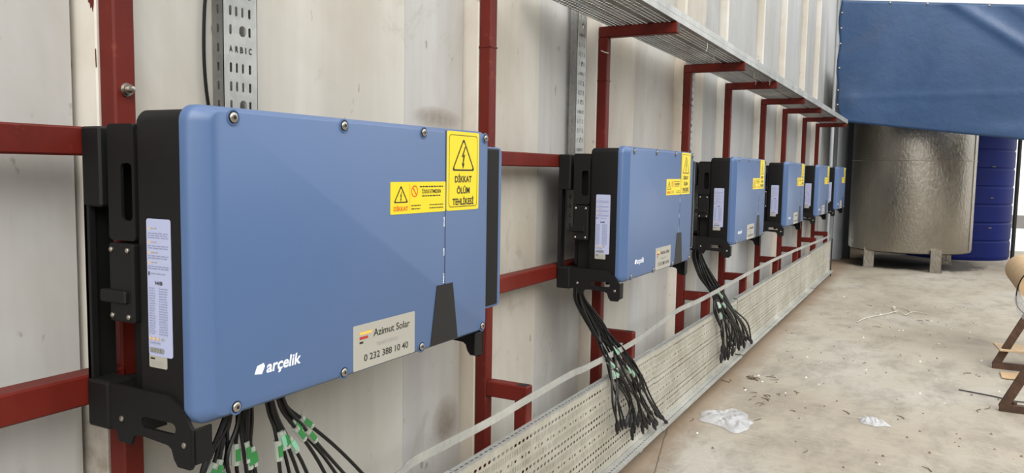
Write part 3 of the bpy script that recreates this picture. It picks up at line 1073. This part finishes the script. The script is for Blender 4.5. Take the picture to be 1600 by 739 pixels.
rnd = random.Random(5)
lanes = [(i / 23, rnd.uniform(0, .55)) for i in range(21)] + [(.93, .3), (.97, .22), (1.0, .0)]
strands('bunch of black cables hanging from the second inverter, over the wide tray', (2.2, .19, .93),
        [(2.155, .19, .93), (2.165, .19, .86), (2.235, .15, .73), (2.285, .11, .616), (2.315, .078, .50), (2.345, .06, .387), (2.36, .06, .235)],
        [(2.215, .19, .93), (2.225, .19, .89), (2.355, .15, .75), (2.52, .11, .60), (2.67, .075, .46), (2.82, .06, .297), (3.10, .06, .095)],
        lanes, .0047, (.47, .62), 3, ['mint', 'green', 'mint'], 11)
lanes = [(i / 21, rnd.uniform(0, .5)) for i in range(19)] + [(.92, .25), (.97, .1), (1.0, .0)]
strands('bunch of black cables hanging from the third inverter, farther along', (4.23, .22, .93),
        [(4.19, .22, .93), (4.17, .22, .87), (4.16, .17, .745), (4.23, .12, .62), (4.27, .08, .506), (4.30, .06, .363), (4.335, .06, .19)],
        [(4.27, .22, .93), (4.28, .22, .88), (4.44, .17, .721), (4.60, .12, .565), (4.77, .08, .44), (5.02, .06, .30), (5.34, .06, .12)],
        lanes, .0062, (.46, .62), 3, ['mint', 'mint', 'green'], 12)
LN = lambda n: [(i / max(1, n - 1), rnd.uniform(0, .2)) for i in range(n)]
strands('leftmost cable bunch under the nearest inverter, beside its foot bracket', (.14, .085, .96),
        [(.155, .085, .955), (.125, .085, .90), (.08, .08, .84), (.03, .075, .74), (.0, .07, .55)],
        [(.185, .085, .955), (.175, .085, .90), (.155, .08, .84), (.15, .075, .74), (.15, .07, .55)], LN(8), .0042, (.800, .825), 2, ['green', 'mint'], 21, .012)
strands('thick cable bunch under the nearest inverter, hanging straight down', (.19, .085, .96),
        [(.185, .085, .955), (.183, .085, .90), (.18, .08, .84), (.185, .075, .74), (.19, .07, .52)],
        [(.215, .085, .955), (.215, .085, .90), (.213, .08, .84), (.235, .075, .74), (.28, .07, .52)], LN(8), .0042, (.81, .835), 2, ['green', 'green'], 22, .010)
strands('cable bunch under the nearest inverter, slanting gently right', (.265, .085, .96),
        [(.262, .085, .955), (.272, .085, .90), (.285, .08, .85), (.30, .075, .74), (.33, .07, .52)],
        [(.272, .085, .955), (.285, .085, .90), (.31, .08, .85), (.36, .075, .74), (.45, .07, .52)], LN(4), .0042, (.815, .835), 1, ['green', 'mint'], 23, .006)
strands('rightmost cable bunch under the nearest inverter, slanting strongly right', (.295, .085, .96),
        [(.285, .085, .955), (.302, .085, .90), (.335, .08, .85), (.40, .075, .75), (.52, .07, .55)],
        [(.300, .085, .955), (.325, .085, .90), (.375, .08, .85), (.475, .075, .75), (.68, .07, .55)], LN(4), .0042, (.815, .85), 1, ['green', 'green'], 24, .006)

# ------------------------------------------------------------------ tarpaulin
def tarp_z(y, t):
    top = 3.955 + (y - .21) * (.113)
    bot = 2.197 + (y - .05) * .122
    return top * t + bot * (1 - t)
ny, nz = 90, 50
root = empty('tarpaulin', (11.6, -1.5, 2.0))
tag(root, 'blue tarpaulin stretched high above the steel tank', 'tarpaulin')
mb = MB(MAT['tarp'])
vs = []
for j in range(nz + 1):
    for i in range(ny + 1):
        t = j / nz
        s_ = i / ny
        y = (.205 if j else .2) - s_ * 3.5 + .012 * math.sin(t * 17) * (1 - s_) ** 8 - .13 * (1 - t) ** 9 * (1 - s_) ** 12
        z = tarp_z(y, t)
        # folds: diagonal creases from the right, slight billow
        dgl = (y + 2.3) * .75 - (z - 3.0)
        x = .05 * math.sin(math.pi * t) * math.sin(math.pi * s_) + .035 * math.exp(-(dgl / .09) ** 2) + .03 * math.exp(-((dgl + .45) / .12) ** 2)
        x += .005 * math.exp(-((z - 2.55) / .04) ** 2) + .012 * math.sin(y * 6 + z * 3) * math.sin(math.pi * t)
        x += .02 * math.exp(-((y - .02) ** 2 + (z - 2.5) ** 2) / .02) + .03 * math.exp(-((y + 1.9) ** 2 / .12 + (z - 2.02) ** 2 / .02))
        vs.append((11.6 - x, y, z))
fs = [(j * (ny + 1) + i, j * (ny + 1) + i + 1, (j + 1) * (ny + 1) + i + 1, (j + 1) * (ny + 1) + i) for j in range(nz) for i in range(ny)]
mb.add(vs, fs)
sh = mb.build('sheet', root, True)
sh.data.transform(Matrix.Translation((-11.6, 1.5, -2.0)))
so = sh.modifiers.new('thickness', 'SOLIDIFY'); so.thickness = .004; so.offset = 1
def grommet(y, z):
    m3 = MB(MAT['screw'])
    m3.tube([(11.604, y, z), (11.588, y, z), (11.582, y, z)], [.014, .014, .006], 8)
    o = m3.build('grommet', root, label='pale eyelet at the edge')
    o.data.transform(Matrix.Translation((-11.6, 1.5, -2.0)))
for z in (3.77, 3.55, 3.33, 2.98, 2.66, 2.45):
    grommet(.178, z)
for y in (-.45, -.92, -1.3, -1.66, -2.0, -2.3, -2.7):
    grommet(y, tarp_z(y, 1) - .018)
mb = MB(MAT['pvc'])
mb.tube([(11.63, .23, 0), (11.63, .23, 2), (11.63, .23, 4.05)], .025, 10)
tag(mb.build('tarp_pole', None, True), 'slim grey pole at the left edge of the tarpaulin', 'pole')
mb = MB(MAT['galv'])
mb.tube([(11.63, .24, tarp_z(.2, 1) + .012), (11.63, -3.4, tarp_z(-3.4, 1) + .012)], .016, 8)
tag(mb.build('tarp_rail', None, True), 'thin pale rail along the top of the tarpaulin', 'rail')

# ------------------------------------------------------------------ tanks
dc = Vector((13.1, -.82, 0))
t = empty('steel_tank', dc)
tag(t, 'big round brushed steel tank on short legs under the blue tarpaulin', 'tank')
mb = MB(MAT['tanksteel'])
mb.lathe([(.3, .28), (.84, .26), (.872, .275), (.88, .31), (.88, 1.655), (.885, 1.66), (.885, 1.675), (.88, 1.68), (.88, 2.55), (.86, 2.6), (.3, 2.75)], (0, 0, 0), 96)
mb.build('tank_shell', t, True)
mb = MB(MAT['tanksteel'])
th = R(-92)
mb.box(-.012, .012, -.006, .006, .3, 2.5)
o = mb.build('weld_seam', t)
o.location = (.883 * math.cos(R(251)), .883 * math.sin(R(251)), 0)
o.rotation_euler = (0, 0, R(251 - 90))
for (lx, ly) in ((-.60, .52), (-.80, -.40), (.55, .6), (.6, -.55)):
    mb = MB(MAT['tanksteel'])
    mb.rbox(lx - .06, lx + .06, ly - .075, ly + .075, 0.01, .33, .006, 1)
    mb.rbox(lx - .09, lx + .09, ly - .09, ly + .09, 0, .014, .003, 1)
    mb.build('leg', t)
t = empty('blue_tank', (15.4, -1.52, 0))
tag(t, 'dark blue ribbed plastic tank partly hidden behind the steel tank', 'tank')
mb = MB(MAT['bluetank'])
prof = [(.3, 0), (.83, 0.0), (.85, .05)]
z = .05
while z < 2.2:
    prof += [(.85, z + .02), (.85, z + .26), (.838, z + .275), (.838, z + .295), (.85, z + .31)]
    z += .31
prof += [(.8, z + .05), (.3, z + .2)]
mb.lathe(prof, (0, 0, 0), 72)
mb.build('tank_shell', t, True)
mb = MB(MAT['screw'])
for z in (.56, 1.07, 1.6):
    mb.box(-.03, .03, -.006, .006, z, z + .014)
o = mb.build('pale_clip', t, label='short pale clips on the tank side')
a_ = R(215)
o.location = (.856 * math.cos(a_), .856 * math.sin(a_), 0)
o.rotation_euler = (0, 0, a_ + R(90))
mb = MB(MAT['blacksteel'])
mb.tube([(13.9, -2.3, 0), (13.9, -2.3, 1.5), (13.9, -2.3, 3.0)], .03, 10)
tag(mb.build('dark_pole', None, True, (13.9, -2.3, 0)), 'dark slim pole right of the blue plastic tank', 'pole')
mb = MB(MAT['pvc'])
mb.lathe([(.085, 0), (.085, 3.0), (.08, 3.0)], (0, 0, 0), 24)
o = mb.build('grey_column', None, True)
o.location = (13.4, .27, 0)
tag(o, 'round grey column behind the farthest inverter, left of the steel tank', 'column')
mb = MB(MAT['blacksteel'])
mb.rbox(13.6, 13.78, .08, .20, 0, 3.0, .01, 1)
tag(mb.build('dark_column', None, False, (13.42, .04, 0)), 'dark square column tight against the left side of the steel tank', 'column')

# bright yard beyond
mb = MB(MAT['farwall'])
mb.box(26, 26.3, -14, 3, .35, 2.6)
mb.box(25.95, 26.35, -14, 3, 2.6, 2.7)
yw = tag(mb.build('yard_wall'), 'white painted wall far behind the blue tank, in daylight', 'wall')
mb = MB(MAT['farbase'])
mb.rbox(25.85, 26.3, -14, 3, -.02, .35, .01, 1)
mb.build('dark_base', yw, label='darker wall base')

# ------------------------------------------------------------------ right edge: rusty stand with tube
st = empty('rusty_stand', (5.3, -1.9, 0))
tag(st, 'rusty brown steel stand with slanting legs at the right photo edge', 'stand')
def bar(p, q, wid, name, parent, base, depth=None):
    p, q = Vector(p), Vector(q)
    d = (q - p).normalized()
    mb = MB(MAT['rust'])
    a = Vector((1, 0, 0)) * (depth or wid)
    b = d.cross(Vector((1, 0, 0))).normalized() * wid
    vs = []
    for e in (p, q):
        for sa, sb in ((-1, -1), (1, -1), (1, 1), (-1, 1)):
            vs.append(e + a * sa / 2 + b * sb / 2 - base)
    mb.add(vs, [(0, 1, 2, 3), (7, 6, 5, 4), (0, 4, 5, 1), (1, 5, 6, 2), (2, 6, 7, 3), (3, 7, 4, 0)])
    return mb.build(name, parent)
sb = Vector((5.3, -1.9, 0))
for (fx, y0) in ((5.92, -1.612), (4.67, -1.58)):
    bar((fx, y0 - .005, .02), (fx, y0 - .205, .46), .05, 'slanting_leg', st, sb, .04)
    bar((fx, y0 + .012, .022), (fx, y0 - .62, .022), .044, 'foot_bar', st, sb, .05)
    bar((fx, y0 - .62, .02), (fx, y0 - .42, .46), .05, 'slanting_leg', st, sb, .04)
    bar((fx, y0 - .19, .46), (fx, y0 - .43, .46), .05, 'top_bar', st, sb, .04)
for (cx_, cy_) in ((4.69, -1.645),):
    mb = MB(MAT['rust'])
    mb.tube([(cx_ - 5.3, cy_ + 1.9, .004), (cx_ - 5.3, cy_ + 1.9, .06)], .016, 10)
    mb.build('bolt', st, True)
# cardboard tube lying across the stand, wrapped in film
mb = MB(MAT['cardboard'])
mb.tube([(6.05, -1.88, .61), (7.4, -1.88, .61)], .135, 32)
tube_ = tag(mb.build('cardboard_tube', None, True, (6.5, -1.86, .63)), 'pale cardboard tube lying on the rusty stand, at the right edge', 'tube')
# boards on the floor under the stand
def board(x, y, z, lx, ly, th, rz, label, tilt=0.0):
    mb = MB(MAT['plywood'])
    mb.rbox(-lx / 2, lx / 2, -ly / 2, ly / 2, -th / 2, th / 2, .002, 1)
    o = mb.build('plywood_board')
    o.location = (x, y, z)
    o.rotation_euler = (tilt, 0, rz)
    tag(o, label, 'board')
board(6.02, -1.93, .148, .26, .62, .014, .10, 'pale plywood board lying across the far leg of the rusty stand')
mb = MB(MAT['cardboard'])
n = 14
vs = []
for i in range(n + 1):
    a = R(200 + i * 75 / n)
    for xx in (-.10, .10):
        for rr in (.28, .272):
            vs.append((xx + .05 * (i / n), rr * math.cos(a) * .85, rr * math.sin(a) * .6))
fs = []
for i in range(n):
    b = i * 4
    fs += [(b, b + 4, b + 6, b + 2), (b + 1, b + 3, b + 7, b + 5), (b, b + 1, b + 5, b + 4), (b + 2, b + 6, b + 7, b + 3)]
mb.add(vs, fs)
o = mb.build('curved_cardboard')
o.location = (5.62, -1.66, .172)
tag(o, 'curved strip of brown cardboard lying on the floor between the stand legs', 'cardboard')
# film wrapping hanging from the tube and the wire
def crumple(name, cx, cy, sx_, sy_, h, label, seed, cat='plastic bag', z0=.004, rot=0.0):
    rr = random.Random(seed)
    n = 22
    ph = [rr.uniform(0, 6.28) for _ in range(8)]
    vs, fs = [], []
    for j in range(n + 1):
        for i in range(n + 1):
            u, v = i / n * 2 - 1, j / n * 2 - 1
            r_ = max(abs(u), abs(v))
            a = math.atan2(v, u)
            ln_ = math.hypot(u, v)
            k_ = r_ / ln_ if ln_ else 0
            edge = 1 + .14 * math.sin(3 * a + ph[0]) + .09 * math.sin(5 * a + ph[1]) + .05 * math.sin(9 * a + ph[2])
            x, y = u * k_ * edge * sx_, v * k_ * edge * sy_
            z = h * (1 - r_ ** 3) * (.35 + .35 * abs(math.sin(4 * u + 3 * v + ph[3])) + .3 * abs(math.sin(7 * v - 4 * u + ph[4])) + .15 * math.sin(13 * u + 9 * v))
            vs.append((x * math.cos(rot) - y * math.sin(rot), x * math.sin(rot) + y * math.cos(rot), max(z, 0)))
    for j in range(n):
        for i in range(n):
            fs.append((j * (n + 1) + i, j * (n + 1) + i + 1, (j + 1) * (n + 1) + i + 1, (j + 1) * (n + 1) + i))
    mb = MB(MAT['plastic'])
    mb.add(vs, fs)
    o = mb.build(name, None, False)
    o.location = (cx, cy, z0)
    so = o.modifiers.new('thickness', 'SOLIDIFY'); so.thickness = .0012
    tag(o, label, cat)
    return o
crumple('plastic_bag', 3.60, -.155, .20, .145, .03, 'larger crumpled clear plastic bag on the floor near the cable tray', 5, rot=.4)
crumple('plastic_bag', 3.98, -.90, .085, .06, .03, 'small crumpled clear plastic scrap alone on the floor at centre right', 9, rot=1.0)
f_ = crumple('plastic_film', 0, 0, .09, .12, .03, 'clear plastic film hanging off the end of the cardboard tube', 13, 'plastic film')
f_.location = (5.66, -1.74, .50)
f_.rotation_euler = (R(70), R(0), R(20))
mb = MB(MAT['cable'])
mb.tube(spline([(5.8, -1.86, .772), (5.8, -1.76, .735), (5.8, -1.715, .63), (5.8, -1.72, .50), (5.8, -1.80, .42)], 6), .005, 6)
tag(mb.build('black_wire', None, True), 'thin black wire looped around the cardboard tube', 'wire')
mb = MB(MAT['blacksteel'])
mb.tube(spline([(5.05, -1.36, .006), (4.99, -1.55, .006), (4.93, -1.70, .006), (5.06, -2.0, .006)], 6), .004, 6)
tag(mb.build('thin_rod', None, True), 'thin dark rod lying on the floor in front of the rusty stand', 'rod')
# rope on the floor
mb = MB(MAT['zip'])
mb.tube(spline([(7.3, -.55, .008), (7.6, -.62, .01), (7.95, -.78, .012), (8.15, -.88, .02), (8.0, -.95, .012), (8.25, -1.02, .01), (8.2, -1.15, .008)], 8), .004, 6)
mb.tube(spline([(8.1, -.86, .012), (8.5, -.82, .012), (8.35, -.97, .012), (8.15, -1.0, .012)], 8), .004, 6)
tag(mb.build('rope', None, True), 'thin pale rope lying loosely on the floor in front of the tank', 'rope')

# ------------------------------------------------------------------ debris on the floor
rnd = random.Random(42)
twg = []
for i in range(34):
    if i < 22:
        x, y = rnd.gauss(4.25, .3), rnd.gauss(-.25, .12)
    else:
        x, y = rnd.uniform(2.9, 8.5), rnd.uniform(-1.55, -.1)
    L = rnd.uniform(.03, .09)
    a = rnd.uniform(0, 3.14)
    mb = MB(MAT['twig'])
    d = Vector((math.cos(a), math.sin(a), 0)) * L
    b = Vector((-d.y, d.x, 0)) * rnd.uniform(-.2, .2)
    mb.tube([(0, 0, .003), d * .5 + b + Vector((0, 0, .005)), d + Vector((0, 0, .003))], [.0028, .0024, .0015], 5)
    o = mb.build('dry_twig', None, True)
    o.location = (x, min(y, .02), .0)
    if i < 22:
        tag(o, 'thin dry twig in the loose scatter between the larger clear bag and the cable tray', 'twig', 'dry twigs scattered near the clear bag')
    else:
        tag(o, 'thin dry twig lying singly out on the open concrete floor', 'twig', 'single twigs on the open floor')
mb = MB(MAT['twig'])
for i in range(7):
    a = .3 + i * .7
    mb.tube([(.0, 0, .006), (math.cos(a) * .03, math.sin(a) * .03, .014), (math.cos(a) * .06 + .02, math.sin(a) * .05, .004)], [.006, .005, .002], 5)
o = mb.build('dry_leaf_clump')
o.location = (4.62, -.10, 0)
tag(o, 'dark dry leafy clump on the floor beside the tray bottom', 'leaf')
mb = MB(MAT['farwall'], MAT['twig'])
for i in range(160):
    x, y = rnd.uniform(2.6, 9), rnd.uniform(-1.7, .0)
    s_ = rnd.uniform(.003, .009)
    mi = 1 if rnd.random() < .8 else 0
    mb.add([(x - s_, y - s_, 0), (x + s_, y - s_ * .6, 0), (x + s_ * .7, y + s_, 0), (x - s_ * .8, y + s_, 0), (x, y, s_ * 1.2)],
           [(0, 1, 4), (1, 2, 4), (2, 3, 4), (3, 0, 4)], mi)
o = mb.build('floor_crumbs')
tag(o, 'tiny pale and dark crumbs scattered over the floor', 'debris', kind='stuff')
